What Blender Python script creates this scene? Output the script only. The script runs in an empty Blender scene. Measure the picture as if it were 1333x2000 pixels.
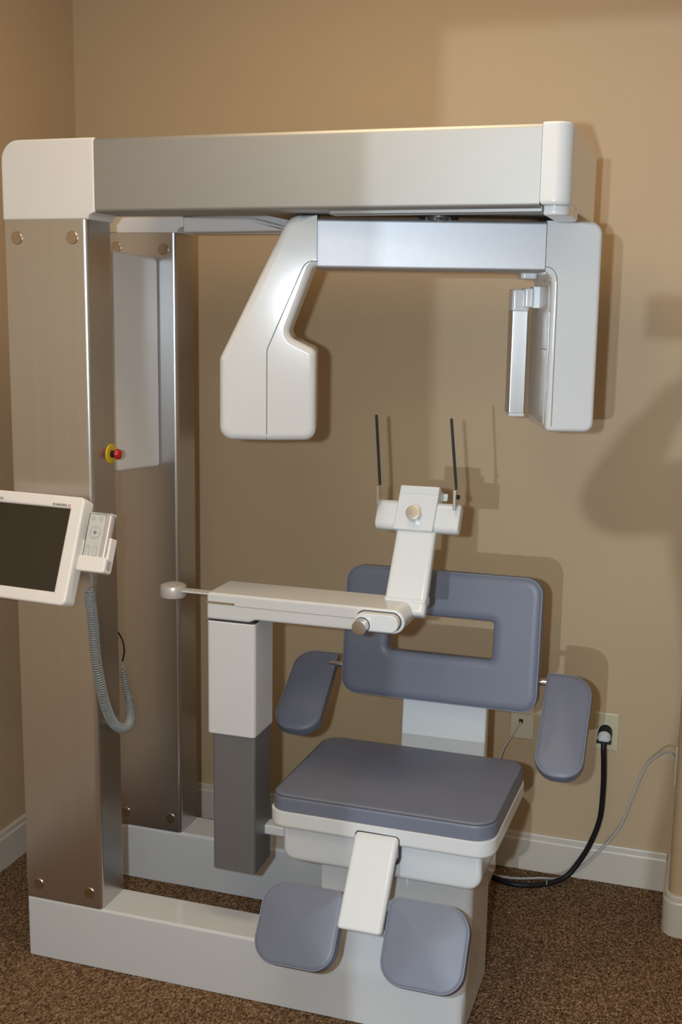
import bpy, bmesh, math, random
from mathutils import Vector, Matrix, Quaternion
random.seed(7)
S = bpy.context.scene
COL = S.collection
PI = math.pi
R = math.radians

# ------------------------------------------------------------------ camera, world, lights, exposure
cam_d = bpy.data.cameras.new('camera')
cam = bpy.data.objects.new('camera', cam_d); COL.objects.link(cam)
F_PX = 2233.0
cam_d.sensor_fit = 'VERTICAL'; cam_d.sensor_height = 36.0
cam_d.lens = F_PX / 2000.0 * 36.0
cam_d.clip_start = 0.02
yaw, pitch, roll = .3098, -.1756, .0151
fwd = Vector((-math.sin(yaw)*math.cos(pitch), math.cos(yaw)*math.cos(pitch), math.sin(pitch)))
rt = Vector((math.cos(yaw), math.sin(yaw), 0)); up = rt.cross(fwd)
rt2 = rt*math.cos(roll) + up*math.sin(roll); up2 = -rt*math.sin(roll) + up*math.cos(roll)
m = Matrix((rt2, up2, -fwd)).transposed().to_4x4()
m.translation = Vector((1.5969, -2.3701, 1.6748))
cam.matrix_world = m
S.camera = cam

S.view_settings.view_transform = 'Standard'
S.view_settings.look = 'None'
S.view_settings.gamma = 1.0
S.view_settings.exposure = 0.0
S.view_settings.use_curve_mapping = False

W = bpy.data.worlds.new('world'); S.world = W; W.use_nodes = True
W.node_tree.nodes['Background'].inputs[0].default_value = (0.80, 0.84, 0.92, 1)
W.node_tree.nodes['Background'].inputs[1].default_value = 0.25

def lamp(name, kind, loc, power, color, **kw):
    d = bpy.data.lights.new(name, kind); d.energy = power; d.color = color
    for k, v in kw.items(): setattr(d, k, v)
    o = bpy.data.objects.new(name, d); COL.objects.link(o); o.location = loc
    return o
FLASH, LOBBY, CEIL = 122.0, 520.0, 10.5
lamp('camera_flash', 'POINT', (1.457, -2.385, 1.690), FLASH, (.73, .875, 1.0), shadow_soft_size=.022)
lamp('lobby_lamp', 'POINT', (1.34, -7.5, 1.716), LOBBY, (.74, .88, 1.0), shadow_soft_size=.03)
CEILING_LAMPS = ((0.85, -.30, CEIL), (1.00, -1.95, CEIL*.70))  # second lamp is an added warm fill for the front faces

# ------------------------------------------------------------------ materials
def mat(name, col, rough=.5, metal=0., spec=.5, coat=0., bump=None, var=None, aniso=0., emis=None):
    M = bpy.data.materials.new(name); M.use_nodes = True
    nt = M.node_tree; b = nt.nodes['Principled BSDF']
    b.inputs['Base Color'].default_value = (*col, 1); b.inputs['Roughness'].default_value = rough
    b.inputs['Metallic'].default_value = metal; b.inputs['Specular IOR Level'].default_value = spec
    b.inputs['Coat Weight'].default_value = coat; b.inputs['Coat Roughness'].default_value = .08
    b.inputs['Anisotropic'].default_value = aniso
    if emis: b.inputs['Emission Color'].default_value = (*emis[0], 1); b.inputs['Emission Strength'].default_value = emis[1]
    tc = nt.nodes.new('ShaderNodeTexCoord')
    def noise(scale, stretch=(1, 1, 1), detail=3.):
        mp = nt.nodes.new('ShaderNodeMapping'); mp.inputs['Scale'].default_value = stretch
        nt.links.new(tc.outputs['Object'], mp.inputs['Vector'])
        n = nt.nodes.new('ShaderNodeTexNoise'); n.inputs['Scale'].default_value = scale; n.inputs['Detail'].default_value = detail
        nt.links.new(mp.outputs['Vector'], n.inputs['Vector']); return n
    if var:            # (scale, stretch, amount): colour variation of the stuff itself
        n = noise(var[0], var[1]); r = nt.nodes.new('ShaderNodeValToRGB')
        a = var[2]
        r.color_ramp.elements[0].position = .3; r.color_ramp.elements[1].position = .7
        r.color_ramp.elements[0].color = (*[c*(1-a) for c in col], 1)
        r.color_ramp.elements[1].color = (*[min(1, c*(1+a)) for c in col], 1)
        nt.links.new(n.outputs['Fac'], r.inputs['Fac']); nt.links.new(r.outputs['Color'], b.inputs['Base Color'])
    if bump:           # (scale, stretch, strength, distance)
        n = noise(bump[0], bump[1]); bp = nt.nodes.new('ShaderNodeBump')
        bp.inputs['Strength'].default_value = bump[2]; bp.inputs['Distance'].default_value = bump[3]
        nt.links.new(n.outputs['Fac'], bp.inputs['Height']); nt.links.new(bp.outputs['Normal'], b.inputs['Normal'])
    return M
M = {}
M['wall'] = mat('beige_paint', (.52, .378, .228), .55, spec=.35, bump=(160, (1, 1, 1), .10, .001), var=(3, (1, 1, 1), .015))
M['ceiling'] = mat('ceiling_paint', (.72, .66, .56), .8)
M['trim'] = mat('cream_trim_paint', (.62, .55, .46), .35, bump=(60, (1, 1, 1), .05, .001))
M['white'] = mat('white_gloss_enamel', (.655, .66, .66), .115, spec=.5)
M['white_satin'] = mat('white_satin_plastic', (.74, .715, .69), .38)
M['monitor_white'] = mat('bright_white_plastic', (.87, .83, .79), .35)
M['silver'] = mat('brushed_aluminium', (.60, .59, .58), .29, metal=.96, var=(90, (1, 1, .02), .02), bump=(420, (1, 1, .01), .05, .0004), aniso=.3)
M['silver_beam'] = mat('brushed_aluminium_horizontal', (.41, .405, .39), .58, metal=.9, var=(90, (.02, 1, 1), .006), bump=(420, (.01, 1, 1), .05, .0004))
M['silver_arm'] = mat('brushed_aluminium_arm', (.54, .54, .56), .55, metal=.85, var=(90, (1, 1, 1), .02), bump=(420, (1, 1, 1), .04, .0004))
M['post'] = mat('grey_anodised_metal', (.228, .233, .241), .42, metal=.5, var=(90, (1, 1, .05), .03))
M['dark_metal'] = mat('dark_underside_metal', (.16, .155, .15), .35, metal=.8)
M['steel'] = mat('machined_steel', (.62, .60, .57), .28, metal=1., bump=(300, (1, 1, 1), .08, .0004))
M['brass'] = mat('warm_steel_cap', (.50, .43, .34), .30, metal=1., bump=(500, (1, 1, .05), .15, .0004))
M['chrome'] = mat('chrome', (.75, .75, .75), .1, metal=1.)
M['vinyl'] = mat('blue_grey_vinyl', (.150, .163, .215), .42, spec=.45, bump=(260, (1, 1, 1), .12, .0008), var=(5, (1, 1, 1), .04))
M['piping'] = mat('blue_grey_stitching', (.20, .215, .27), .45)
M['piping_dark'] = mat('dark_seam', (.07, .075, .09), .6)
M['black'] = mat('black_rubber', (.008, .008, .009), .5, spec=.3)
M['black_strip'] = mat('black_plastic_strip', (.018, .016, .012), .45)
M['gap'] = mat('dark_joint_seal', (.03, .03, .03), .7)  # even near-black for the narrow joints between parts
M['screen'] = mat('dark_display_glass', (.012, .010, .005), .16, spec=.7, coat=.6)
M['seam'] = mat('grey_seam', (.20, .20, .20), .6)
M['grey_ink'] = mat('grey_print', (.25, .25, .24), .5)
M['ink'] = mat('black_print', (.03, .03, .03), .5)
M['red_ink'] = mat('red_print', (.65, .10, .08), .5)
M['keypad'] = mat('keypad_foil', (.60, .61, .58), .45)
M['yellow'] = mat('yellow_plastic', (.62, .42, .015), .4)
M['red'] = mat('red_plastic', (.45, .008, .012), .2, coat=.5)
M['pearl'] = mat('pearl_silver_plastic', (.60, .56, .52), .35, metal=.35)
M['cord'] = mat('grey_cord', (.26, .27, .265), .25)
M['cable_grey'] = mat('grey_cable', (.46, .44, .42), .5)
M['plate'] = mat('ivory_plate', (.56, .50, .33), .35)
M['ivory'] = mat('pale_ivory_plate', (.60, .52, .38), .35)
M['plug_clear'] = mat('clear_grey_plug', (.62, .64, .64), .25)
M['shaded_panel'] = mat('white_panel_painted_shade', (.52, .49, .45), .4)  # white panel whose shade is put into this grey-beige colour

def carpet():
    Mx = bpy.data.materials.new('brown_carpet'); Mx.use_nodes = True
    nt = Mx.node_tree; b = nt.nodes['Principled BSDF']; b.inputs['Roughness'].default_value = .95; b.inputs['Specular IOR Level'].default_value = .1
    tc = nt.nodes.new('ShaderNodeTexCoord')
    n1 = nt.nodes.new('ShaderNodeTexNoise'); n1.inputs['Scale'].default_value = 210; n1.inputs['Detail'].default_value = 4
    n2 = nt.nodes.new('ShaderNodeTexVoronoi'); n2.inputs['Scale'].default_value = 240
    mp = nt.nodes.new('ShaderNodeMapping'); mp.inputs['Scale'].default_value = (1, .55, 1); mp.inputs['Rotation'].default_value = (0, 0, .35)
    nt.links.new(tc.outputs['Object'], mp.inputs['Vector'])
    for n in (n1, n2): nt.links.new(mp.outputs['Vector'], n.inputs['Vector'])
    r = nt.nodes.new('ShaderNodeValToRGB')
    e = r.color_ramp.elements
    e[0].position = .32; e[0].color = (.065, .034, .017, 1); e[1].position = .68; e[1].color = (.44, .28, .16, 1)
    x = e.new(.5); x.color = (.21, .122, .066, 1)
    nt.links.new(n1.outputs['Fac'], r.inputs['Fac']); nt.links.new(r.outputs['Color'], b.inputs['Base Color'])
    bp = nt.nodes.new('ShaderNodeBump'); bp.inputs['Strength'].default_value = .9; bp.inputs['Distance'].default_value = .006
    nt.links.new(n2.outputs['Distance'], bp.inputs['Height']); nt.links.new(bp.outputs['Normal'], b.inputs['Normal'])
    return Mx
M['carpet'] = carpet()

# ------------------------------------------------------------------ mesh helpers (all coordinates are world metres)
WORLD = {}           # world position of every object we made (nothing is rotated, so children just subtract)
def obj(name, bm, mt, parent=None, angle=35, origin=None):
    bmesh.ops.remove_doubles(bm, verts=bm.verts, dist=1e-6)
    bmesh.ops.recalc_face_normals(bm, faces=bm.faces)
    vs = [v.co for v in bm.verts]
    if origin is None:
        lo = Vector((min(v.x for v in vs), min(v.y for v in vs), min(v.z for v in vs)))
        hi = Vector((max(v.x for v in vs), max(v.y for v in vs), max(v.z for v in vs)))
        origin = (lo+hi)/2; origin.z = lo.z
    origin = Vector(origin)
    for v in bm.verts: v.co -= origin
    me = bpy.data.meshes.new(name); bm.to_mesh(me); bm.free()
    me.materials.append(M[mt] if isinstance(mt, str) else mt)
    for p in me.polygons: p.use_smooth = True
    me.set_sharp_from_angle(angle=R(angle))
    o = bpy.data.objects.new(name, me); COL.objects.link(o)
    wn = o.modifiers.new('even_normals', 'WEIGHTED_NORMAL'); wn.keep_sharp = True; wn.weight = 60
    WORLD[o] = origin.copy()
    if parent is not None:
        o.parent = parent; o.location = origin - WORLD[parent]
    else:
        o.location = origin
    return o
def tag(o, label, cat, group=None):
    o['label'] = label; o['category'] = cat
    if group: o['group'] = group
    return o
def thing(name, loc, label, cat, group=None):
    o = bpy.data.objects.new(name, None); COL.objects.link(o); o.location = loc; o.empty_display_size = .05
    WORLD[o] = Vector(loc)
    return tag(o, label, cat, group)
def struct(name, bm, mt):
    o = obj(name, bm, mt); o['kind'] = 'structure'; return o
def box(x0, x1, y0, y1, z0, z1, r=0., seg=3, bm=None, T=None):
    b = bmesh.new()
    bmesh.ops.create_cube(b, size=1)
    for v in b.verts:
        v.co = Vector(((x0+x1)/2+v.co.x*(x1-x0), (y0+y1)/2+v.co.y*(y1-y0), (z0+z1)/2+v.co.z*(z1-z0)))
    if r > 0: bmesh.ops.bevel(b, geom=b.edges[:], offset=r, segments=seg, affect='EDGES', profile=.5)
    if T:
        for v in b.verts: v.co = T(v.co)
    if bm is None: return b
    merge(bm, b); return bm
def merge(bm, b):
    me = bpy.data.meshes.new('tmp'); b.to_mesh(me); b.free(); bm.from_mesh(me); bpy.data.meshes.remove(me)
def rpoly(pts, seg=6):
    """[(a,b,r)...] counter-clockwise -> outline with filleted corners"""
    out = []; n = len(pts)
    for i in range(n):
        p = Vector(pts[i][:2]); r = pts[i][2] if len(pts[i]) > 2 else 0
        a = Vector(pts[i-1][:2]); c = Vector(pts[(i+1) % n][:2])
        if r <= 0: out.append((p.x, p.y)); continue
        u = (a-p).normalized(); v = (c-p).normalized()
        ang = u.angle(v); d = r/math.tan(ang/2)
        ctr = p + (u+v).normalized()*(r/math.sin(ang/2))
        s = p+u*d-ctr; e = p+v*d-ctr
        tot = s.angle(e); sg = 1 if s.x*e.y-s.y*e.x > 0 else -1
        for k in range(seg+1):
            t = sg*tot*k/seg
            out.append((ctr.x+s.x*math.cos(t)-s.y*math.sin(t), ctr.y+s.x*math.sin(t)+s.y*math.cos(t)))
    return out
def rrect(a0, a1, b0, b1, r, seg=6):
    if not isinstance(r, (tuple, list)): r = (r,)*4
    return rpoly([(a0, b0, r[0]), (a1, b0, r[1]), (a1, b1, r[2]), (a0, b1, r[3])], seg)
def inset(pts, d, w=None):
    n = len(pts); out = []
    for i in range(n):
        p = Vector(pts[i]); a = Vector(pts[i-1]); c = Vector(pts[(i+1) % n])
        e1 = (p-a); e2 = (c-p)
        if e1.length < 1e-7: e1 = e2
        if e2.length < 1e-7: e2 = e1
        e1.normalize(); e2.normalize()
        n1 = Vector((-e1.y, e1.x)); n2 = Vector((-e2.y, e2.x))
        k = max(.25, 1+n1.dot(n2))
        q = p + (n1+n2)/k*d*(w[i] if w else 1)
        out.append((q.x, q.y))
    for _ in range(4):                  # fillets smaller than the inset fold over: collapse them to a point
        bad = [(out[(i+1) % n][0]-out[i][0])*(pts[(i+1) % n][0]-pts[i][0])+(out[(i+1) % n][1]-out[i][1])*(pts[(i+1) % n][1]-pts[i][1]) < -1e-12 for i in range(n)]
        if not any(bad) or all(bad): break
        i0 = next(i for i in range(n) if not bad[i])
        i = i0+1
        while i < i0+n:
            if bad[i % n]:
                j = i
                while bad[j % n]: j += 1
                # edges i..j-1 are reversed; meet the lines of the neighbouring good edges
                a, b_ = Vector(out[(i-1) % n]), Vector(out[i % n]); c_, d_ = Vector(out[j % n]), Vector(out[(j+1) % n])
                r1 = b_-a; r2 = d_-c_; den = r1.x*r2.y-r1.y*r2.x
                mid = (b_+c_)/2
                if abs(den) > 1e-12:
                    t = ((c_.x-a.x)*r2.y-(c_.y-a.y)*r2.x)/den
                    x = a+r1*t
                    if (x-mid).length < .02: mid = x
                for k in range(i, j+1): out[k % n] = (mid.x, mid.y)
                i = j+1
            else: i += 1
    return out
def piping(outl, rf, t1, rad, T, k=.25):
    d = rf[0]*(1-math.cos(PI/2*k)); h = rf[1]*(1-math.sin(PI/2*k))
    return tube(outline3(inset(outl, d), t1-h, T), rad, 6, True)
def slab(pts, t0, t1, rf=(.005, .005), rb=None, T=None, nseg=4, dome=None, w=None, bm=None, hole=None):
    """outline pts extruded from t0 (back) to t1 (front, may be smaller than t0) with elliptic edge rounding.
    dome=(width,height): extra soft crown on the front.  hole: an inner outline with the same vertex count"""
    if rb is None: rb = rf
    if not isinstance(rf, (tuple, list)): rf = (rf, rf)
    if not isinstance(rb, (tuple, list)): rb = (rb, rb)
    sg = 1 if t1 > t0 else -1
    prof = []
    for k in range(nseg+1):
        a = PI/2*k/nseg
        prof.append((rb[0]*(1-math.sin(a)), t0+sg*rb[1]*(1-math.cos(a))))
    for k in range(nseg+1):
        a = PI/2*k/nseg
        prof.append((rf[0]*(1-math.cos(a)), t1-sg*rf[1]*(1-math.sin(a))))
    if rb[0] > .0004: prof.insert(0, (rb[0]+.0015, t0))      # flat margin keeps the caps evenly shaded
    if rf[0] > .0004 and not dome: prof.append((rf[0]+.0015, t1))
    if dome:
        for k in range(1, 10):
            u = k/9
            prof.append((('s', dome[0]*u), t1+sg*dome[1]*(1-(1-u)**2)))
    b = bmesh.new()
    f = T if T else (lambda v: v)
    def loops(outline, d_sign):
        rings = []
        for d, t in prof:
            if isinstance(d, tuple):        # soft crown: shrink towards the middle
                q = inset(outline, rf[0]*d_sign, w)
                cx = (min(p[0] for p in q)+max(p[0] for p in q))/2; cy = (min(p[1] for p in q)+max(p[1] for p in q))/2
                hx = max(p[0] for p in q)-cx; hy = max(p[1] for p in q)-cy
                def ell(x, y):
                    l = math.hypot((x-cx)/hx, (y-cy)/hy); return cx+(x-cx)/l, cy+(y-cy)/l
                el = [ell(x, y) for x, y in q]; k = min(1, d[1]*1.3)
                q = [(cx+((x*(1-k)+ex*k)-cx)*(1-d[1]), cy+((y*(1-k)+ey*k)-cy)*(1-d[1])) for (x, y), (ex, ey) in zip(q, el)]
            else:
                q = inset(outline, d*d_sign, w) if d > 1e-9 else outline
            rings.append([b.verts.new(f(Vector((x, y, t)))) for x, y in q])
        n = len(outline)
        for r0, r1 in zip(rings, rings[1:]):
            for i in range(n):
                j = (i+1) % n
                b.faces.new((r0[i], r0[j], r1[j], r1[i]))
        return rings
    ro = loops(pts, 1)
    if hole is None:
        b.faces.new(ro[0]); b.faces.new(ro[-1])
    else:
        ri = loops(hole, -1); n = len(pts)
        for k in (0, -1):
            for i in range(n):
                j = (i+1) % n
                b.faces.new((ro[k][i], ro[k][j], ri[k][j], ri[k][i]))
    if bm is None: return b
    merge(bm, b); return bm
def spline(P, n=12, closed=False):
    P = [Vector(p) for p in P]; out = []
    N = len(P)
    rng = range(N) if closed else range(N-1)
    for i in rng:
        if closed: p0, p1, p2, p3 = P[i-1], P[i], P[(i+1) % N], P[(i+2) % N]
        else: p0 = P[max(i-1, 0)]; p1 = P[i]; p2 = P[i+1]; p3 = P[min(i+2, N-1)]
        for k in range(n):
            t = k/n
            out.append(.5*((2*p1)+(p2-p0)*t+(2*p0-5*p1+4*p2-p3)*t*t+(3*p1-p0-3*p2+p3)*t**3))
    if not closed: out.append(P[-1])
    return out
def tube(P, rad, sides=8, closed=False, bm=None):
    b = bmesh.new() if bm is None else bm
    P = [Vector(p) for p in P]; N = len(P); rings = []
    tan = [((P[(i+1) % N]-P[i-1]) if closed else (P[min(i+1, N-1)]-P[max(i-1, 0)])).normalized() for i in range(N)]
    nrm = tan[0].orthogonal().normalized()
    for i in range(N):
        nrm = (nrm - tan[i]*nrm.dot(tan[i])).normalized()
        bn = tan[i].cross(nrm); r = rad[i] if isinstance(rad, (list, tuple)) else rad
        rings.append([b.verts.new(P[i]+(nrm*math.cos(2*PI*k/sides)+bn*math.sin(2*PI*k/sides))*r) for k in range(sides)])
    last = N if closed else N-1
    for i in range(last):
        r0, r1 = rings[i], rings[(i+1) % N]
        sh = 0
        if closed and i == N-1:
            sh = min(range(sides), key=lambda s: (r0[0].co-r1[s].co).length)
        for k in range(sides):
            b.faces.new((r0[k], r0[(k+1) % sides], r1[(k+1+sh) % sides], r1[(k+sh) % sides]))
    if not closed: b.faces.new(rings[0]); b.faces.new(rings[-1])
    return b
def lathe(prof, base, axis, sides=40, bm=None):
    """prof [(radius, height)...] turned about axis from base"""
    b = bmesh.new() if bm is None else bm
    ax = Vector(axis).normalized(); u = ax.orthogonal().normalized(); v = ax.cross(u); base = Vector(base)
    rings = []
    for r, h in prof:
        if r < 1e-6: rings.append([b.verts.new(base+ax*h)])
        else: rings.append([b.verts.new(base+ax*h+(u*math.cos(2*PI*k/sides)+v*math.sin(2*PI*k/sides))*r) for k in range(sides)])
    for r0, r1 in zip(rings, rings[1:]):
        for k in range(sides):
            j = (k+1) % sides
            if len(r0) == 1 and len(r1) == 1: continue
            if len(r0) == 1: b.faces.new((r0[0], r1[k], r1[j]))
            elif len(r1) == 1: b.faces.new((r0[k], r0[j], r1[0]))
            else: b.faces.new((r0[k], r0[j], r1[j], r1[k]))
    if len(rings[0]) > 1: b.faces.new(rings[0])
    if len(rings[-1]) > 1: b.faces.new(rings[-1])
    return b
def cyl(base, axis, r, h, bev=.0015, sides=40, bm=None):
    return lathe([(0, 0), (r, 0), (r, h-bev), (r-bev*.3, h-bev*.3), (r-bev, h), (0, h)], base, axis, sides, bm)
def frame(P, e1, e2):
    P, e1, e2 = Vector(P), Vector(e1).normalized(), Vector(e2).normalized(); n = e1.cross(e2)
    return lambda v: P+e1*v.x+e2*v.y+n*v.z
def outline3(pts, t, T):
    return [T(Vector((x, y, t))) for x, y in pts]
def text(body, size, T, t, width=None, extrude=.0004):
    c = bpy.data.curves.new('txt', 'FONT'); c.body = body; c.size = size; c.extrude = extrude; c.offset = size*.018
    o = bpy.data.objects.new('txt', c); COL.objects.link(o)
    dg = bpy.context.evaluated_depsgraph_get()
    me = bpy.data.meshes.new_from_object(o.evaluated_get(dg))
    b = bmesh.new(); b.from_mesh(me)
    bpy.data.objects.remove(o); bpy.data.meshes.remove(me)
    w = max(v.co.x for v in b.verts)
    s = (width/w) if width else 1
    for v in b.verts: v.co = T(Vector((v.co.x*s, v.co.y, t+v.co.z)))
    return b
# mappings for axis-aligned prisms
XZ = lambda v: Vector((v.x, -v.z, v.y))          # outline in x,z ; t = -y (front is larger t)
YZ = lambda v: Vector((v.z, v.x, v.y))           # outline in y,z ; t = x
XY = lambda v: Vector((v.x, v.y, v.z))           # outline in x,y ; t = z

# ------------------------------------------------------------------ the room
XL, YW, XR, YF, YJ, ZC = -.3408, .9095, 1.580, -3.2, .660, 2.74
XE = 4.2
struct('floor', box(XL-.1, XE+.1, YF-6.0, YW+.1, -.06, 0), 'carpet')
struct('wall_left', box(XL-.1, XL, YF-.1, YW+.1, 0, ZC), 'wall')
struct('wall_back', box(XL, XR+.05, YW, YW+.1, 0, ZC), 'wall')
# right wall: a stub beside the niche whose rounded corner turns to face the camera
pts = rpoly([(XR, YW+.1), (XR, YJ, .03), (XE, YJ), (XE, YW+.1)], 10)
struct('wall_right', slab(pts, 0, ZC, 0, T=XY), 'wall')
struct('wall_side', box(XE, XE+.1, YF-.1, YJ+.1, 0, ZC), 'wall')
DX0, DX1, DZ = 1.077, 2.02, 2.088
struct('wall_front', slab([(XL-.1, 0), (DX0, 0), (DX0, DZ), (DX1, DZ), (DX1, 0), (XE+.1, 0), (XE+.1, ZC), (XL-.1, ZC)], -YF, -YF+.001, 0, T=XZ), 'wall')
struct('ceiling', box(XL-.1, XE+.1, YF-.1, YW+.1, ZC, ZC+.08), 'ceiling')
def board(path, name, h=.1173, th=.0125):
    """baseboard with a stepped, rounded top moulding swept along a floor path (left side of the path faces the room)"""
    prof = [(0, 0), (th, 0), (th, h-.024), (th*.93, h-.020), (th*.70, h-.017), (th*.70, h-.006), (th*.50, h-.001), (th*.25, h), (0, h)]
    b = bmesh.new(); n = len(path); rings = []
    for i, p in enumerate(path):
        p = Vector(p)
        d1 = (p-Vector(path[i-1])).normalized() if i > 0 else None
        d2 = (Vector(path[i+1])-p).normalized() if i < n-1 else None
        d1 = d1 or d2; d2 = d2 or d1
        n1 = Vector((-d1.y, d1.x)); n2 = Vector((-d2.y, d2.x))
        nn = (n1+n2)/max(.3, 1+n1.dot(n2))
        rings.append([b.verts.new(Vector((p.x+nn.x*u, p.y+nn.y*u, z))) for u, z in prof])
    k = len(prof)
    for r0, r1 in zip(rings, rings[1:]):
        for i in range(k): b.faces.new((r0[i], r0[(i+1) % k], r1[(i+1) % k], r1[i]))
    b.faces.new(rings[0]); b.faces.new(rings[-1])
    return struct(name, b, 'trim')
board([(XR-.012, YW), (XL, YW)], 'baseboard_back')
board([(XL, YW-.0125), (XL, YF)], 'baseboard_left')
arc = [(XR+.03-.03*math.cos(a), YJ+.03-.03*math.sin(a)) for a in [PI/2*k/10 for k in range(11)]]
board(list(reversed([(XR, YW)]+arc+[(XE, YJ)])), 'baseboard_right')

for i, (x, y, p) in enumerate(CEILING_LAMPS):
    t = thing('ceiling_light', (x, y, ZC), 'square warm ceiling light panel over the scanner' if i == 0 else 'square warm fill panel added to the ceiling nearer the doorway', 'ceiling light', 'ceiling light panels')
    hole = rrect(x-.27, x+.27, y-.27, y+.27, .005, 2)
    obj('frame', slab(rrect(x-.30, x+.30, y-.30, y+.30, .008, 2), ZC, ZC-.012, .003, T=XY, hole=hole), 'white_satin', t)
    obj('diffuser', box(x-.27, x+.27, y-.27, y+.27, ZC-.006, ZC-.001), 'white_satin', t)
    a = lamp('ceiling_light_glow', 'AREA', (0, 0, -.016), p, (1.0, .74, .44), shape='SQUARE', size=.54)
    a.parent = t
# ------------------------------------------------------------------ the scanner: base, columns, overhead beam, rotating arm
sc = thing('xray_scanner', (0.6, .29, 0), 'large white and brushed silver dental x-ray scanner with overhead beam and hanging arm', 'x-ray machine')
ZB, ZK, ZT, ZU = .1652, 1.8685, 2.0456, 1.882
YR0, YR1, XC, YC = .4584, .577, .2183, .118
# U-shaped base: front rail, rear rail, hidden cross rail
b = slab(rpoly([(0, 0, .003), (0, ZB, .007), (.118, ZB, .007), (.118, 0, .003)][::-1], 4), 0, .788, (0, 0), (.005, .005), T=YZ)
slab(rpoly([(YR0, 0, .003), (YR0, ZB, .009), (YR1, ZB, .007), (YR1, 0, .003)][::-1], 4), 0, 1.00, .005, T=YZ, bm=b)
obj('base', b, 'white', sc)
# pedestal that carries the seat, its foot flaring out to the base front
prof = rpoly([(.298, 0, .003), (.298, .455, .003), (.05, .455, .003), (.05, .232, .05), (0, .140, .09), (0, 0, .003)], 8)
obj('pedestal', slab(prof, .788, 1.1525, (.024, .024), (0, 0), T=YZ, nseg=6), 'white', sc)
obj('lift_housing', box(.86, 1.138, .29, .47, .205, .46, .01), 'white', sc)

def column(y0, y1, fx):
    o = obj('column', slab(rrect(0, XC, y0, y1, (.004, .012, .012, .004), 5), ZB, ZK, .0008, T=XY), 'silver', sc, angle=60)
    for x, z in fx:
        obj('bolt_cap', lathe([(0, 0), (.0150, 0), (.0150, .0016), (.0138, .0028), (0, .0028)], (x, y0+.0003, z), (0, -1, 0), 32), 'brass', o)
    return o
fc = column(0, YC, ((.0343, 1.8266), (.1807, 1.8271), (.0349, .2044), (.1825, .2055)))
rc = column(YR0, YR1, ((.0412, 1.8300), (.1819, 1.8250), (.0378, .2042), (.1830, .2062)))
# emergency stop on the inner side of the front column
es = obj('emergency_stop', lathe([(0, 0), (.024, 0), (.024, .0015), (.0225, .003), (0, .003)], (XC-.0002, .090, 1.3198), (1, 0, 0), 40), 'yellow', sc)
es['label'] = 'yellow disc under the red emergency stop button'
obj('neck', cyl((XC+.002, .090, 1.3198), (1, 0, 0), .0088, .014, .0005, 24), 'black', es)
obj('button', lathe([(0, 0), (.0115, 0), (.0128, .002), (.0128, .006), (.0115, .0095), (.008, .012), (0, .0125)], (XC+.015, .090, 1.3198), (1, 0, 0), 32), 'red', es)
# white cabinet between the columns
b = slab(rpoly([(.132, 1.26, .012), (.457, 1.24, .010), (.457, 1.803, .018), (.132, 1.812, .018)], 5), .03, .166, (.008, .008), T=YZ)
obj('electronics_cover', b, 'monitor_white', sc)
# white top corners above each column
for y0, y1 in ((0, YC), (YR0, YR1)):
    outl = rpoly([(-.002, ZK-.0005), (XC+.003, ZK-.0005), (XC+.007, ZK+.009), (.2399, ZU+.002), (.2399, ZT+.001), (-.002, ZT+.001, .046)], 8)
    obj('corner_cover', slab(outl, -y1, -y0, .004, T=XZ), 'white_satin', sc)
# overhead: front beam, roof, rear fairing, white end cap
bb = slab(rpoly([(0.001, ZU, .010), (YC, ZU, .004), (YC, ZT, .006), (.001, ZT, .010)], 5), .2405, 1.246, .0006, T=YZ)
obj('front_beam', bb, 'silver_beam', sc, angle=60)
obj('top_cover', box(.24, 1.246, YC-.01, YR1-.015, ZU+.10, ZT-.006, .004), 'white_satin', sc)
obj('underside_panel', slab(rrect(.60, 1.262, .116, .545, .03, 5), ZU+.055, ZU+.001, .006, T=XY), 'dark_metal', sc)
outl = rpoly([(.236, ZU-.010, .0), (.64, ZU-.010, .02), (.40, 1.912, .05), (.236, 1.912, 0)], 6)
obj('rear_beam', slab([(.2365, 1.868), (.60, 1.868), (.60, ZT-.02), (.2365, ZT-.02)], -.57, -.52, .003, T=XZ), 'white_satin', sc)
b = slab(rpoly([(.2380, 1.8685, .006), (.56, 1.8705, .006), (.525, 1.883, .01), (.435, 1.905, .02), (.2380, 1.909, .006)], 5), -.56, -.460, .008, T=XZ)
obj('rear_fairing', b, 'white_satin', sc)
cap = rpoly([(1.2465, .0), (1.3052, .0, .034), (1.298, .562, .012), (1.2465, .562)], 8)
b = slab(cap, ZT+.002, ZU+.004, (.007, .010), (.006, .006), T=XY)
obj('end_cap', b, 'white', sc)
# lower lip of the overhead, set back under the cap
obj('end_cap_lip', slab(rrect(1.250, 1.300, .030, .215, (.004, .030, .020, .004), 6), ZU+.006, 1.8680, (.006, .006), (0, 0), T=XY), 'white', sc)
obj('lower_trim', slab(rrect(.790, 1.249, .030, .074, .004, 4), ZU+.006, 1.8745, (.003, .003), (0, 0), T=XY), 'silver_beam', sc)

# rotating arm: turned about the vertical through its hub
phi = .3098
E = Vector((math.cos(phi), math.sin(phi), 0)); NF = Vector((math.sin(phi), -math.cos(phi), 0)); G0 = Vector((.97, .17, 0))
GA = lambda v: G0 + E*v.x + NF*v.z + Vector((0, 0, v.y))       # outline (s, z); t towards the camera side
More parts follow.
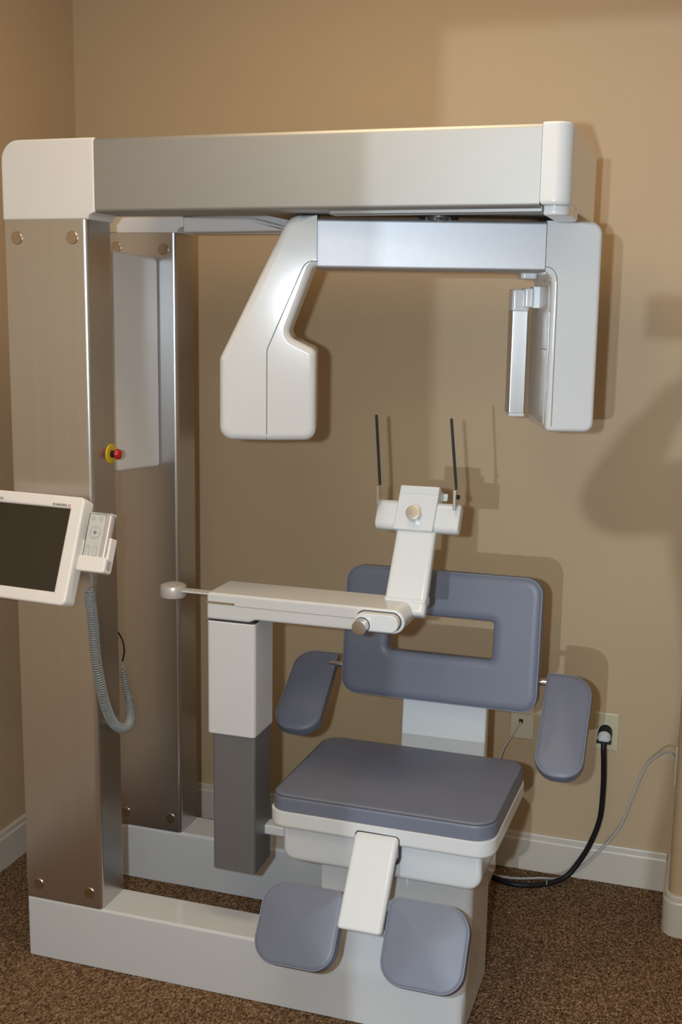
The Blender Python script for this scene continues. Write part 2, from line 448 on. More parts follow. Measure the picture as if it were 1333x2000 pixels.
# crossbar of the arm
gb = slab(rpoly([(-.132, 1.7637, .008), (0, 1.7637, .008), (0, 1.8735, .008), (-.132, 1.8735, .008)], 4), -.239, .2705, .0006,
          T=lambda v: G0+NF*v.x+E*v.z+Vector((0, 0, v.y)))
arm = obj('rotating_arm', gb, 'silver_arm', sc, angle=60)
obj('hub', cyl(G0+E*.035-NF*.066+Vector((0, 0, 1.8725)), (0, 0, 1), .045, .016, .002), 'dark_metal', arm)
b = bmesh.new()
for ds, r in ((.005, .006), (-.022, .004), (.03, .003)):
    cyl(G0+E*(.025+ds)-NF*.004+Vector((0, 0, 1.8735)), (0, 0, 1), r, .006, .001, 16, bm=b)
obj('hub_screw', b, 'chrome', arm)
# tube head with the seam of its two shells
tub = rpoly([(-.239, 1.8785, .0), (-.301, 1.8785, .044), (-.457, 1.561, .026), (-.4575, 1.3775, .030), (-.348, 1.3765, .2), (-.238, 1.379, .026),
             (-.238, 1.583, .0195), (-.3035, 1.614, .020), (-.2465, 1.7655, .010), (-.239, 1.7655, 0)], 10)
wgt = [(.06 if a > -.2395 and z > 1.70 else 1.) for a, z in tub]
th = obj('tube_head', slab(tub, -.19, .020, (.0145, .017), T=GA, w=wgt, nseg=6), 'white', arm)
def fillet_line(pts, seg=8):
    out = [Vector(pts[0][:2])]
    for i in range(1, len(pts)-1):
        p = Vector(pts[i][:2]); u = (Vector(pts[i-1][:2])-p).normalized(); v = (Vector(pts[i+1][:2])-p).normalized(); r = pts[i][2]
        d = r/math.tan(u.angle(v)/2)
        for k in range(seg+1):
            t = k/seg; out.append((1-t)**2*(p+u*d)+2*t*(1-t)*p+t*t*(p+v*d))
    return out+[Vector(pts[-1][:2])]
sm = [Vector((p.x, p.y, .0203)) for p in fillet_line([(-.2385, 1.7790), (-.2640, 1.7790, .030), (-.3492, 1.583, .04), (-.3492, 1.394)])]
sm += [Vector((-.3492, 1.380, .0150)), Vector((-.3492, 1.3770, .004))]
obj('shell_seam', tube([GA(Vector((p.x, p.y, p.z))) for p in sm], .0011, 6), 'seam', th)
# detector head: shell with its seam, panels, slim sensor
det = rpoly([(.2712, 1.767, 0), (.2872, 1.742, .022), (.2872, 1.4045, .012), (.3985, 1.4045, .022), (.3970, 1.8755, .030), (.2712, 1.8755, 0)], 8)
wgt = [(.06 if a < .2715 else 1.) for a, z in det]
dh = obj('detector_head', slab(det, -.250, .0, (.010, .014), T=GA, w=wgt, nseg=6), 'white', arm)
sm = spline([(.2715, 1.7745, 0), (.283, 1.7725, 0), (.2935, 1.762, 0), (.2985, 1.745, 0), (.3000, 1.70, 0), (.3003, 1.58, 0), (.3005, 1.42, 0)], 6) + [Vector((.3005, 1.407, -.005)), Vector((.3005, 1.4045, -.014))]
obj('shell_seam', tube([GA(Vector((p.x, p.y, p.z))) for p in sm], .0010, 6), 'seam', dh)
IP = lambda v: G0+E*v.z+NF*v.x+Vector((0, 0, v.y))             # outline (t, z); extruded along the arm
obj('detector_panel', slab(rpoly([(-.240, 1.428, .01), (-.030, 1.418, .005), (-.030, 1.590, .002), (-.240, 1.590, .002)], 4), .2890, .2855, .0003, T=IP), 'shaded_panel', arm)
obj('detector_panel', slab(rpoly([(-.240, 1.592, .002), (-.030, 1.592, .002), (-.030, 1.735, .005), (-.240, 1.735, .005)], 4), .2890, .2855, .0003, T=IP), 'shaded_panel', arm)
b = slab(rrect(.2225, .2625, -.213, -.150, .004, 4), 1.434, 1.677, .001, T=lambda v: GA(Vector((v.x, v.z, v.y))))
sen = obj('sensor', b, 'silver', arm)
b = slab(rrect(.2215, .2635, -.215, -.148, .007, 4), 1.676, 1.7275, (.005, .005), T=lambda v: GA(Vector((v.x, v.z, v.y))))
obj('sensor_cap', b, 'white', sen)
obj('sensor_cap', slab(rrect(.2235, .2625, -.213, -.150, .004, 4), 1.4255, 1.4345, (.003, .003), T=lambda v: GA(Vector((v.x, v.z, v.y)))), 'white', sen)
b = slab(rrect(.2480, .2720, -.200, -.136, .007, 4), 1.685, 1.7300, (.004, .004), T=lambda v: GA(Vector((v.x, v.z, v.y))))
slab(rrect(.2700, .2885, -.205, -.142, .002, 3), 1.684, 1.734, .001, T=lambda v: GA(Vector((v.x, v.z, v.y))), bm=b)
slab(rrect(.2360, .2750, -.200, -.120, .010, 4), 1.751, 1.767, .004, T=lambda v: GA(Vector((v.x, v.z, v.y))), bm=b)
obj('sensor_bracket', b, 'white', sen)

# ------------------------------------------------------------------ the patient chair on the pedestal
ch = thing('patient_chair', (.96, .15, .455), 'blue-grey padded patient chair on a white pedestal with armrests, leg pads and head support', 'chair')
RC = Matrix.Rotation(R(-1.5), 3, 'Z') @ Matrix.Rotation(R(-.6), 3, 'Y'); RP = Vector((.96, .15, .5))
K = lambda v: RC @ (v-RP) + RP
KXY = lambda v: K(Vector((v.x, v.y, v.z)))
KXZ = lambda v: K(XZ(v))
so = rrect(.697, 1.222, -.062, .332, (.040, .050, .045, .045), 8)
se = obj('seat_cushion', slab(so, .537, .578, (.012, .012), (.004, .004), T=KXY, nseg=5, dome=(.97, .008)), 'vinyl', ch)
obj('piping', piping(so, (.012, .012), .578, .0017, KXY, .45), 'piping_dark', se)
to = rrect(.6945, 1.2245, -.066, .330, (.036, .046, .04, .04), 8)
tr = obj('seat_tray', slab(to, .538, .4976, (.008, .010), (.001, .001), T=KXY, nseg=4), 'white', ch)
obj('seat_underframe', slab(rpoly([(.7195, .404, .030), (1.1925, .404, .034), (1.1925, .499, 0), (.7195, .499, 0)], 8), -.30, .034, (.012, .012), T=KXZ, nseg=5), 'white', ch)
# tilted backrest with a rectangular opening
ta = .15
UB = Vector((0, math.sin(ta), math.cos(ta)))
BT0 = frame((.97, .40, .68), (1, 0, 0), UB)
BT = lambda v: K(BT0(v))
bo = rrect(-.263, .260, -.006, .337, .044, 8)
bh = rrect(-.140, .139, .120, .2185, .010, 8)
bk = obj('backrest', slab(bo, -.048, 0, (.022, .012), (.008, .008), T=BT, nseg=6, hole=bh), 'vinyl', ch)
obj('piping', piping(bo, (.022, .012), 0, .0017, BT, .30), 'piping', bk)
bs = slab(rpoly([(.330, .40, 0), (.455, .42, .06), (.480, .72, .0), (.512, .72, 0), (.505, .40, .08), (.330, .37, 0)][::-1], 6), .868, 1.096, (.006, .006), T=YZ)
obj('back_support', bs, 'white', ch)
# armrests: hang down and forward from steel rods
def armrest(P, a, e1, outl, rod, t_in):
    T = frame(P, (1, 0, 0), (0, math.cos(R(a)), math.sin(R(a))))
    o = obj('armrest', slab(outl, -.036, 0, (.016, .009), (.008, .008), T=T, nseg=5, dome=(.96, .005)), 'vinyl', ch)
    obj('piping', piping(outl, (.016, .009), 0, .0015, T, .35), 'piping', o)
    obj('pivot_rod', tube([Vector(rod), Vector(t_in)], .0080, 16), 'chrome', o)
armrest((.63, .42, .72), 35, None, rpoly([(-.061, -.189, .050), (.064, -.192, .050), (.055, .069, .006), (-.061, .068, .055)], 10), (.73, .445, .735), (.672, .445, .735))
armrest((1.27, .40, .72), 42, None, rpoly([(-.020, -.205, .055), (.098, -.205, .050), (.099, .079, .060), (-.020, .080, .012)], 10), (1.21, .448, .747), (1.262, .448, .747))
# leg pads and their bracket
LP = frame((.9, -.1, .49), (1, 0, 0), (0, math.cos(R(55)), math.sin(R(55))))
def legpad(a0, a1, b0, b1, rr):
    outl = rrect(a0, a1, b0, b1, rr, 10)
    o = obj('leg_pad', slab(outl, -.045, -.004, (.014, .007), (.008, .008), T=LP, nseg=5, dome=(.96, .006)), 'vinyl', ch)
    obj('piping', piping(outl, (.014, .007), -.004, .0015, LP, .35), 'piping', o)
legpad(-.178, .008, -.263, -.088, (.052, .050, .018, .052))
legpad(.109, .292, -.259, -.079, (.052, .050, .055, .020))
b = bmesh.new()
# bracket profile in (y,z), swept in x: leaves the tray front, bends and runs down along the pads
dn = Vector((0, -math.cos(R(55)), -math.sin(R(55)))); nn = Vector((0, -math.sin(R(55)), math.cos(R(55))))
P0 = Vector((0, -.1, .49)) + nn*.012
A = P0 + dn*-.030; B = P0 + dn*.166
prof = [(-.04, .4550), (-.04, .5215), (A.y+.016, .5215, .03), (B.y, B.z, .006), ((B-nn*.034).y, (B-nn*.034).z, .006), ((A-nn*.034+dn*.035).y, (A-nn*.034+dn*.035).z, .02)]
slab(rpoly(prof, 6), .9055, 1.0065, (.010, .010), T=YZ, nseg=5, bm=b)
br = obj('leg_pad_bracket', b, 'white', ch)
obj('bracket_collar', slab(rrect(.9040, 1.0085, .4560, .5228, .010, 5), .055, .0675, .0005, T=XZ), 'gap', br)
obj('pad_crossbar', slab(rrect(-.10, .22, -.15, -.11, .008, 4), -.056, -.030, .003, T=LP), 'dark_metal', br)
# head support: post, sleeve, horizontal arm, neck, clamp
hs = obj('head_support_post', slab(rrect(.5015, .6125, .053, .163, .008, 5), .303, .67, (.003, .003), T=XY), 'post', ch, angle=60)
obj('mounting_bar', box(.58, .80, .120, .160, .380, .405, .004), 'white', hs)
obj('sleeve', slab(rrect(.4910, .6155, .0445, .169, .010, 5), .658, .9405, (.004, .004), T=XY), 'white', hs)
obj('sleeve_seal', slab(rrect(.4935, .6130, .0470, .1665, .008, 5), .938, .947, 0, T=XY), 'gap', hs)
ao = rpoly([(.4915, .9440, .004), (.6000, .9440, .010), (.6150, .9510, .010), (.978, .9525, .0282), (.978, 1.0090, .0282), (.4915, 1.0090, .008)], 10)
am = obj('support_arm', slab(ao, -.176, -.0445, (.006, .006), T=XZ, nseg=5), 'white', hs)
obj('slot_insert', box(.4905, .5640, .0435, .110, .9825, .9885, .0008), 'steel', am)
obj('seam', tube([(.565, .0447, .9815), (.90, .0447, .9810), (.966, .0447, .9808)], .0007, 6), 'grey_ink', am)
so2 = rrect(.8665, .9690, .9615, 1.0015, .0199, 12)
lk = obj('clamp_lever', slab(so2, -.050, -.022, (.0025, .0025), T=XZ), 'white', am)
obj('lever_seal', slab(inset(so2, -.0022), -.050, -.0437, .0003, T=XZ), 'gap', am)
obj('knob', cyl((.8850, .0225, .9735), (0, -1, 0), .0172, .026, .0015), 'steel', lk)
obj('knob_seal', cyl((.8850, .0225, .9735), (0, -1, 0), .0185, .001, .0002), 'gap', lk)
pb = obj('side_blade', box(.385, .50, .095, .125, .9885, .9925, .001), 'white', am)
obj('side_puck', lathe([(0, 0), (.026, 0), (.0315, .003), (.0335, .009), (.0335, .024), (.031, .031), (.024, .0345), (0, .0355)], (.3722, .110, .970), (0, 0, 1), 48), 'pearl', am)
# neck leans back 30 degrees
hd = Vector((0, math.sin(R(30)), math.cos(R(30))))
NT = frame((.97, .13, 1.01), (1, 0, 0), hd)
nk = obj('neck', slab(rpoly([(-.0655, -.030, .006), (.0350, -.030, .006), (.0325, .178, 0), (-.0625, .178, 0)], 5), -.034, 0, (.012, .010), T=NT, nseg=6), 'white', hs)
obj('neck_foot', slab(rpoly([(.9045, .978, .010), (1.0045, .978, .024), (1.0045, 1.016, .004), (.9045, 1.016, .004)], 6), -.178, -.128, (.008, .008), T=XZ), 'white', nk)
blk = rpoly([(-.0695, .172, .004), (.0275, .172, .004), (.0310, .282, .004), (-.0660, .282, .004)], 5)
hb = obj('head_clamp', slab(blk, -.040, .010, (.004, .004), T=NT, nseg=5), 'white', hs)
obj('clamp_ridge', slab(rpoly([(-.0665, .262, .002), (.0305, .262, .002), (.0312, .285, .002), (-.0658, .285, .002)], 3), -.044, .0125, (.004, .006), T=NT), 'white', hb)
obj('clear_tab', slab(rrect(-.020, .040, .270, .289, .003, 3), -.050, -.044, .001, T=NT), 'keypad', hb)
# crossbar with an oval section
cb = slab(rpoly([(.177, -.034, .016), (.2515, -.034, .016), (.2515, .002, .016), (.177, .002, .016)], 8), -.119, .0862, (.006, .006),
          T=lambda v: NT(Vector((v.z, v.x, v.y))))
cbo = obj('head_crossbar', cb, 'white', hs)
kn = cyl(NT(Vector((-.0205, .2085, .009))), nn := hd.cross(Vector((1, 0, 0)))*-1, .0172, .024, .0015)
obj('knob', kn, 'steel', hb)
for x0, x1, cs in ((.8574, .8509, -1), (1.0447, 1.0325, 1)):
    cl = box(x0-.0035, x0+.0035, .222, .250, 1.215, 1.262, .0012)
    c = obj('strip_clip', cl, 'steel', cbo)
    obj('strip_screw', lathe([(0, 0), (.005, 0), (.0055, .004), (0, .006)], (x0+cs*.0035, .245, 1.243), (cs, 0, 0), 20), 'black', c)
    bx = x0+cs*.0005; L = 1.432-1.235
    w2 = .0034
    so3 = rpoly([(-w2, 0, .001), (w2, 0, .001), (w2, L, .0033), (-w2, L, .0033)], 5)
    top = Vector((x1, .224, 1.430 if cs < 0 else 1.420)); bot = Vector((bx, .252, 1.236))
    d = (top-bot).normalized()
    obj('guide_strip', slab(so3, -.0012, .0012, .0004, T=frame(bot, (1, 0, 0), d)), 'black_strip', c)

# ------------------------------------------------------------------ monitor and remote control
psi, tau = R(-5), R(21)
e1 = Vector((math.cos(psi), math.sin(psi), 0)); hh = Vector((-math.sin(psi), math.cos(psi), 0)); e2 = hh*math.sin(tau)+Vector((0, 0, math.cos(tau)))
MP = Vector((.2367, -.17, 1.0032))
MT = frame(MP, e1, e2)
mo = thing('monitor', MT(Vector((-.165, 0, -.02))), 'white-framed dark monitor mounted in front of the left column, cut off by the photo edge', 'monitor')
out_b = rrect(-.335, 0, 0, .2535, .014, 6)
obj('bezel', slab(out_b, -.022, 0, (.005, .006), (.001, .001), T=MT, nseg=4, hole=rrect(-.297, -.0355, .0295, .2240, .0006, 6)), 'monitor_white', mo)
obj('screen', slab(rrect(-.2980, -.0345, .0285, .2250, .001, 3), -.020, -.0055, .0003, T=MT), 'screen', mo)
obj('rear_case', slab(inset(out_b, .0015), -.050, -.0225, (.001, .001), (.012, .012), T=MT), 'monitor_white', mo)
arm_b = bmesh.new()
p = MT(Vector((-.165, .13, -.05))); tube([p, p+Vector((0, .02, 0)), Vector((.09, -.001, p.z-.01))], .022, 20, bm=arm_b)
obj('mount_arm', arm_b, 'monitor_white', mo)
TX = frame(MT(Vector((-.0845, .2285, 0))), e1, e2)
obj('lettering', text('SCANORA', .0078, TX, 0, .0400), 'ink', mo)
TX = frame(MT(Vector((-.0425, .2285, 0))), e1, e2)
obj('lettering', text('3D', .0078, TX, 0, .0085), 'red_ink', mo)
TX = frame(MT(Vector((-.2745, .2305, 0))), e1, e2)
obj('lettering', text('SOREDEX', .0078, TX, 0, .0480), 'ink', mo)
# holder stays with the monitor
hb2 = bmesh.new()
slab(rrect(.009, .0855, .0850, .121, .006, 5), -.034, -.002, (.003, .004), T=MT, bm=hb2)
slab(rrect(.0785, .0855, .0900, .167, .003, 4), -.034, -.010, (.002, .002), T=MT, bm=hb2)
slab(rrect(-.006, .020, .090, .160, .003, 4), -.040, -.028, (.002, .002), T=MT, bm=hb2)
obj('remote_holder', hb2, 'monitor_white', mo)

rm = thing('remote_control', MT(Vector((.046, .105, -.02))), 'white and silver hand remote with round keys, held in the clip on the monitor side', 'remote control')
obj('body', slab(rrect(.0165, .0765, .108, .219, .004, 4), -.027, -.0085, (.004, .006), T=MT), 'white_satin', rm)
obj('end_plate', slab(rrect(.0155, .0775, .2185, .2225, .0015, 3), -.028, -.006, (.002, .002), T=MT), 'white_satin', rm)
kp = obj('keypad', slab(rrect(.0185, .0600, .1085, .2180, .002, 3), -.010, -.0070, (.001, .001), T=MT), 'keypad', rm)
# rounded silver grip along the right edge
obj('grip', slab(rpoly([(.0600, -.026, .003), (.0775, -.026, .006), (.0775, -.0065, .008), (.0600, -.0065, .004)], 6), .1085, .2185, .0005,
                 T=lambda v: MT(Vector((v.x, v.z, v.y)))), 'pearl', rm)
obj('grip', slab(rpoly([(.0160, -.022, .001), (.0185, -.022, .001), (.0185, -.0075, .001), (.0160, -.0075, .001)], 2), .1085, .2185, .0003,
                 T=lambda v: MT(Vector((v.x, v.z, v.y)))), 'dark_metal', rm)
def ring(cx, cy, a, b_, n=28, rad=.00042):
    """stadium/circle line on the keypad: half-width a, half-height b_"""
    P = []
    for k in range(n):
        t = 2*PI*k/n; P.append(MT(Vector((cx+a*math.cos(t), cy+(b_-a)*(1 if math.sin(t) >= 0 else -1)+a*math.sin(t), -.0068))))
    return tube(P, rad, 5, True)
def key(cx, cy, a, b_, marks):
    k = obj('key', slab([(cx+a*.94*math.cos(2*PI*i/28), cy+(b_-a)*(1 if math.sin(2*PI*i/28) >= 0 else -1)+a*.94*math.sin(2*PI*i/28)) for i in range(28)], -.0072, -.0064, .0002, T=MT), 'keypad', kp)
    bmk = ring(cx, cy, a, b_)
    for pl in marks:
        tube([MT(Vector((cx+x, cy+y, -.0062))) for x, y in pl], .00038, 5, bm=bmk)
    merge_into(k, bmk)
def merge_into(o, bmk):
    """printed line work lies on the key: add it to the key's mesh under a second material"""
    bmesh.ops.recalc_face_normals(bmk, faces=bmk.faces)
    og = WORLD[o]
    for v in bmk.verts: v.co -= og
    b = bmesh.new(); b.from_mesh(o.data); n0 = len(b.faces)
    me = bpy.data.meshes.new('t'); bmk.to_mesh(me); bmk.free(); b.from_mesh(me); bpy.data.meshes.remove(me)
    b.faces.ensure_lookup_table()
    for f in b.faces[n0:]: f.material_index = 1
    b.to_mesh(o.data); b.free(); o.data.materials.append(M['grey_ink'])
c = .0011
key(.0290, .2085, .0047, .0047, [[(-.0015, .0012), (.0015, .0012), (.0015, -.0012), (-.0008, -.0012)]])
key(.0498, .2085, .0047, .0047, [[(-.0012, -.0012), (.0012, .0012)], [(-.0012, .0012), (.0012, -.0012)]])
key(.0405, .1760, .0145, .0145, [[(-.003, .009), (0, .0115), (.003, .009)], [(-.003, -.009), (0, -.0115), (.003, -.009)], [(-.009, .003), (-.0115, 0), (-.009, -.003)], [(.009, .003), (.0115, 0), (.009, -.003)]])
key(.0405, .1760, .0048, .0048, [])
key(.0285, .1300, .0050, .0150, [[(-.002, .009), (0, .011), (.002, .009)], [(-.002, -.009), (0, -.011), (.002, -.009)], [(-.0008, .0002), (.0008, .0002)], [(-.0008, -.0006), (.0008, -.0006)]])
key(.0488, .1300, .0050, .0150, [[(-.002, .009), (0, .011), (.002, .009)], [(-.002, -.007), (.002, -.007), (.002, -.010), (-.002, -.010)], [(0, -.001), (0, .001)]])
# coiled cord: hangs over the column edge, loops and comes back behind the column
c0 = MT(Vector((.0390, .084, -.020)))
path = spline([c0, c0+Vector((.001, .004, -.018)), (.2674, -.108, 1.0121), (.2621, -.092, .9785), (.2561, -.075, .9246), (.2512, -.060, .8572), (.2519, -.045, .7893), (.2527, -.020, .7167), (.2500, .020, .6606), (.2430, .080, .6240), (.2310, .140, .6200), (.2030, .190, .6527), (.1846, .200, .7046), (.1767, .205, .7442), (.1730, .206, .760)], 40)
# resample evenly
def resample(P, step):
    out = [P[0].copy()]; acc = 0
    for a, b_ in zip(P, P[1:]):
        L = (b_-a).length
        while acc+L >= step:
            t = (step-acc)/L; a = a.lerp(b_, t); out.append(a.copy()); L = (b_-a).length; acc = 0
        acc += L
    return out
pp = resample(path, .0005)
N = len(pp); hel = []; rad = []
nrm = Vector((1, 0, 0)); ang = 0
start = 70; end = N-30
for i in range(N):
    tn = (pp[min(i+1, N-1)]-pp[max(i-1, 0)]).normalized()
    nrm = (nrm-tn*nrm.dot(tn)).normalized(); bn = tn.cross(nrm)
    k = min(1, max(0, (i-start)/40))*min(1, max(0, (end-i)/40))
    k2 = .62+.38*min(1, max(0, (end-i)/300))
    ang += 2*PI*.0005/(.0064)*(.25+.75*k)
    if k > 0 or i % 6 == 0:
        hel.append(pp[i]+(nrm*math.cos(ang)+bn*math.sin(ang))*.0112*k*k2)
obj('coiled_cord', tube(hel, .00205, 6), 'cord', rm, angle=80)
obj('plain_lead', tube(spline([(.1760, .205, .757), (.1820, .202, .775), (.1845, .200, .792), (.1810, .200, .811), (.1722, .200, .8287), (.155, .20, .845), (.12, .20, .85)], 8), .0022, 8), 'black', rm)

# ------------------------------------------------------------------ outlets and cables on the wall
def plate(name, x, z, label, mt='plate'):
    t = thing(name, (x+.035, YW, z), label, 'outlet')
    obj('cover_plate', slab(rrect(x, x+.0699, z, z+.1143, .004, 4), -YW-.001, -YW+.0055, (.004, .003), (0, 0), T=XZ), mt, t)
    return t
p1 = plate('power_outlet', 1.3405, .411, 'ivory wall outlet plate with a thick black power plug in it')
obj('socket', cyl((1.3725, YW-.005, .470), (0, -1, 0), .0195, .003, .0005, 32), 'black', p1)
obj('screw', cyl((1.3755, YW-.005, .505), (0, -1, 0), .003, .001, .0003, 14), 'plate', p1)
p2 = plate('data_outlet', 1.0928, .413, 'ivory wall data plate behind the backrest with a thin grey cable plugged in', 'ivory')
obj('jack', box(1.1190, 1.1310, YW-.0075, YW-.003, .463, .475, .001), 'black', p2)
obj('screw', cyl((1.1278, YW-.005, .430), (0, -1, 0), .003, .001, .0003, 14), 'plate', p2)

pc = thing('power_cable', (1.372, YW-.02, .46), 'thick black power cord with a clear-capped plug, looping from the outlet to the floor', 'power cable')
pg = obj('plug', lathe([(0, 0), (.0195, 0), (.0205, .004), (.0205, .020), (.019, .022), (0, .022)], (1.3725, YW-.008, .468), (0, -1, -.25), 36), 'black', pc)
obj('plug_cap', lathe([(0, 0), (.0185, 0), (.0185, .012), (.015, .020), (.009, .023), (0, .023)], (1.3725, YW-.0295, .4625), (0, -1, -.35), 36), 'plug_clear', pg)
obj('clamp_band', box(1.3515, 1.3935, YW-.058, YW-.036, .449, .454, .001), 'black', pg)
cp = [(1.3725, YW-.050, .452), (1.3735, YW-.056, .43), (1.3765, YW-.052, .38), (1.378, YW-.045, .306), (1.373, YW-.040, .21), (1.350, YW-.042, .13), (1.318, YW-.048, .065), (1.284, YW-.062, .022), (1.235, .815, .0085), (1.18, .785, .0085), (1.12, .782, .0085), (1.06, .805, .0085), (.98, .80, .0085)]
obj('cord', tube(spline(cp, 10), .0078, 12), 'black', pc)
b = bmesh.new()
tube(spline([(1.2350, .806, .0085), (1.2355, .815, .0178), (1.236, .826, .0085)], 6), .0012, 6, bm=b)
obj('cable_tie', b, 'keypad', pc)
tag(obj('grey_cable', tube(spline([(1.1253, YW-.010, .4690), (1.118, YW-.03, .455), (1.100, YW-.055, .425), (1.085, YW-.07, .395), (1.075, YW-.10, .35), (1.06, YW-.14, .27)], 8), .0022, 8), 'cable_grey'),
    'thin grey cable running from the data plate down behind the seat', 'cable')
tag(obj('grey_cable', tube(spline([(XR-.007, .790, .453), (1.556, .82, .462), (1.53, .85, .440), (1.492, .875, .385), (1.462, .880, .290), (1.437, .880, .205), (1.405, .880, .145), (1.36, .872, .085), (1.318, .868, .040), (1.265, .865, .0065), (1.21, .846, .0065), (1.15, .822, .0065), (1.09, .818, .0065), (.99, .83, .0065)], 10), .0036, 8), 'cable_grey'),
    'thin grey cable looping up from the floor to the plate on the right wall', 'cable')
p3 = thing('wall_plate', (XR, .79, .388), 'narrow ivory plate on the right wall edge where the grey cable ends', 'wall plate')
obj('cover_plate', slab(rrect(.755, .825, .388, .5023, .004, 4), XR+.001, XR-.006, (.003, .003), (0, 0), T=YZ), 'plate', p3)

# ------------------------------------------------------------------ the photographer in the doorway, whose shadow lies on the wall at the right
M['shirt'] = mat('dark_blue_shirt_cloth', (.035, .045, .075), .8, bump=(300, (1, 1, 1), .2, .001))
M['trousers'] = mat('charcoal_trouser_cloth', (.03, .03, .033), .85, bump=(300, (1, 1, 1), .2, .001))
M['skin'] = mat('skin', (.52, .33, .24), .5)
M['hair'] = mat('brown_hair', (.045, .028, .018), .6)
M['leather'] = mat('black_shoe_leather', (.02, .02, .02), .4)
def skin_mesh(V, Ed, rad, root=0, sub=2):
    me = bpy.data.meshes.new('skin'); me.from_pydata([Vector(v) for v in V], Ed, []); me.update()
    o = bpy.data.objects.new('skin', me); COL.objects.link(o)
    sk = o.modifiers.new('s', 'SKIN'); sk.use_smooth_shade = True
    for i, r in enumerate(rad):
        d = me.skin_vertices[0].data[i]; d.radius = r if isinstance(r, tuple) else (r, r); d.use_root = (i == root)
    o.modifiers.new('u', 'SUBSURF').levels = sub
    dg = bpy.context.evaluated_depsgraph_get()
    em = bpy.data.meshes.new_from_object(o.evaluated_get(dg)); b = bmesh.new(); b.from_mesh(em)
    bpy.data.objects.remove(o); bpy.data.meshes.remove(em); bpy.data.meshes.remove(me)
    return b
px, py = 1.615, -2.80
pe = thing('person', (px, py, 0), 'person behind the camera whose soft shadow falls on the right part of the back wall', 'person')
V = [(px, py, .95), (px, py+.01, 1.10), (px, py+.01, 1.28), (px, py, 1.40), (px, py+.005, 1.48), (px, py+.03, 1.545), (px, py+.045, 1.63), (px, py+.04, 1.70)]
Ed = [(i, i+1) for i in range(7)]
rad = [(.150, .105), (.138, .098), (.160, .110), (.150, .095), (.060, .058), (.056, .058), (.074, .090), (.066, .082)]
HANDS = ((-1, (1.455, -2.56, 1.585)), (1, (1.735, -2.56, 1.60)))
for sx, hand in HANDS:
    n = len(V)
    sh = (px+sx*.165, py, 1.415); el = ((1.325 if sx < 0 else 1.90), py+.10, 1.375)
    V += [sh, el, tuple(Vector(el).lerp(Vector(hand), .55)), hand]
    Ed += [(3, n), (n, n+1), (n+1, n+2), (n+2, n+3)]; rad += [.056, .042, .038, .026]
for sx in (-1, 1):
    n = len(V)
    V += [(px+sx*.095, py, .84), (px+sx*.115, py+.015, .50), (px+sx*.125, py-.01, .12), (px+sx*.130, py, .055)]
    Ed += [(0, n), (n, n+1), (n+1, n+2), (n+2, n+3)]; rad += [.088, .060, .042, .036]
b = skin_mesh(V, Ed, rad)
body = obj('body', b, 'skin', pe, angle=180)
# fingers closed round the camera, five on each hand
for sx, hand in HANDS:
    H = Vector(hand)
    for k, (dz, ln) in enumerate(((.026, .062), (.010, .070), (-.006, .066), (-.021, .052))):
        q0 = H+Vector((0, .012, dz*.7)); q1 = H+Vector((-sx*.004, .050, dz)); q2 = q1+Vector((-sx*ln*.45, .018, .002)); q3 = q2+Vector((-sx*ln*.35, -.012, 0))
        fb = skin_mesh([q0, q1, q2, q3], [(0, 1), (1, 2), (2, 3)], [.011, .0095, .0088, .0075], sub=1)
        obj('finger', fb, 'skin', body, angle=180)
    fb = skin_mesh([H+Vector((-sx*.006, .006, -.018)), H+Vector((-sx*.034, .024, -.014)), H+Vector((-sx*.056, .030, -.002))], [(0, 1), (1, 2)], [.013, .0105, .0085], sub=1)
    obj('thumb', fb, 'skin', body, angle=180)
# face
fy = py+.04+.084
for sx in (-1, 1):
    eb = bmesh.new(); bmesh.ops.create_uvsphere(eb, u_segments=14, v_segments=10, radius=.012)
    for v in eb.verts: v.co += Vector((px+sx*.031, fy-.005, 1.672))
    obj('eye', eb, 'white_satin', body)
    eb = bmesh.new(); bmesh.ops.create_uvsphere(eb, u_segments=14, v_segments=10, radius=1)
    for v in eb.verts: v.co = Vector((px+sx*.076+v.co.x*.008, py+.04+v.co.y*.018, 1.655+v.co.z*.031))
    obj('ear', eb, 'skin', body)
obj('nose', skin_mesh([(px, fy-.006, 1.672), (px, fy+.010, 1.645), (px, fy+.014, 1.632)], [(0, 1), (1, 2)], [.008, .011, .012], sub=1), 'skin', body, angle=180)
obj('mouth', tube(spline([(px-.024, fy-.010, 1.603), (px, fy+.001, 1.601), (px+.024, fy-.010, 1.603)], 6), .004, 8), 'skin', body)
hb3 = bmesh.new(); bmesh.ops.create_uvsphere(hb3, u_segments=28, v_segments=18, radius=1)
for v in hb3.verts: v.co = Vector((px+v.co.x*.086, py+.022+v.co.y*.098, 1.700+v.co.z*.088))
bmesh.ops.bisect_plane(hb3, geom=hb3.verts[:]+hb3.edges[:]+hb3.faces[:], plane_co=(px, py+.05, 1.705), plane_no=(0, .75, -.65), clear_outer=True)
obj('hair', hb3, 'hair', body, angle=180)
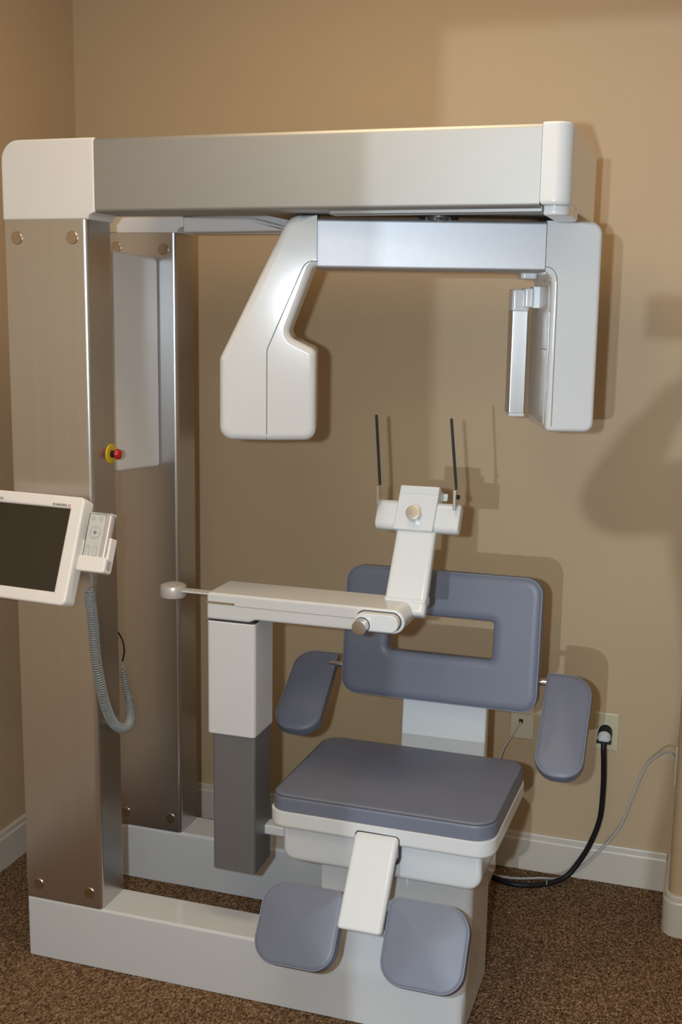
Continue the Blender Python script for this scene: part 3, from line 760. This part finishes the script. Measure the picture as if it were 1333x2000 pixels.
# clothes follow the body
sv = V[:5]; se_ = [(i, i+1) for i in range(3)]; sr = [(.158, .113), (.147, .107), (.169, .119), (.158, .104)]
CV = [Vector(v) for v in V[:4]]; CE = [(0, 1), (1, 2), (2, 3)]; CR = list(sr)
for j, (sx, hand) in enumerate(HANDS):
    n = len(CV); i0 = 8+4*j
    CV += [Vector(V[i0]), Vector(V[i0+1]), Vector(V[i0+1]).lerp(Vector(V[i0+3]), .72)]
    CE += [(3, n), (n, n+1), (n+1, n+2)]; CR += [.064, .052, .041]
obj('shirt', skin_mesh(CV, CE, CR), 'shirt', body, angle=180)
TV = [Vector((px, py, .97)), Vector((px, py, .90))]; TE = [(0, 1)]; TR = [(.158, .114), (.160, .118)]
for sx in (-1, 1):
    n = len(TV)
    TV += [Vector((px+sx*.097, py, .82)), Vector((px+sx*.115, py+.015, .50)), Vector((px+sx*.126, py-.005, .065))]
    TE += [(1, n), (n, n+1), (n+1, n+2)]; TR += [.098, .072, .060]
obj('trousers', skin_mesh(TV, TE, TR), 'trousers', body, angle=180)
for sx in (-1, 1):
    x = px+sx*.132
    sb = skin_mesh([(x, py-.055, .046), (x, py, .050), (x+sx*.006, py+.09, .040), (x+sx*.012, py+.165, .034)], [(0, 1), (1, 2), (2, 3)], [.040, .044, .044, .032])
    for v in sb.verts: v.co.z = max(v.co.z, .001)
    obj('shoe', sb, 'leather', body, angle=180)
ca = thing('camera_body', (1.595, -2.53, 1.60), 'black camera with a side flash held up by the person behind the picture', 'camera')
obj('body', box(1.545, 1.645, -2.555, -2.49, 1.585, 1.735, .012), 'black', ca)
obj('lens', lathe([(0, 0), (.036, 0), (.036, .02), (.034, .022), (.034, .045), (.030, .047), (.028, .030), (0, .028)], (1.5969, -2.492, 1.6748), (0, 1, 0), 36), 'black', ca)
fo = obj('flash_head', box(1.385, 1.462, -2.53, -2.42, 1.650, 1.722, .008), 'black', ca)
obj('flash_bracket', box(1.45, 1.56, -2.535, -2.505, 1.66, 1.69, .004), 'black', ca)
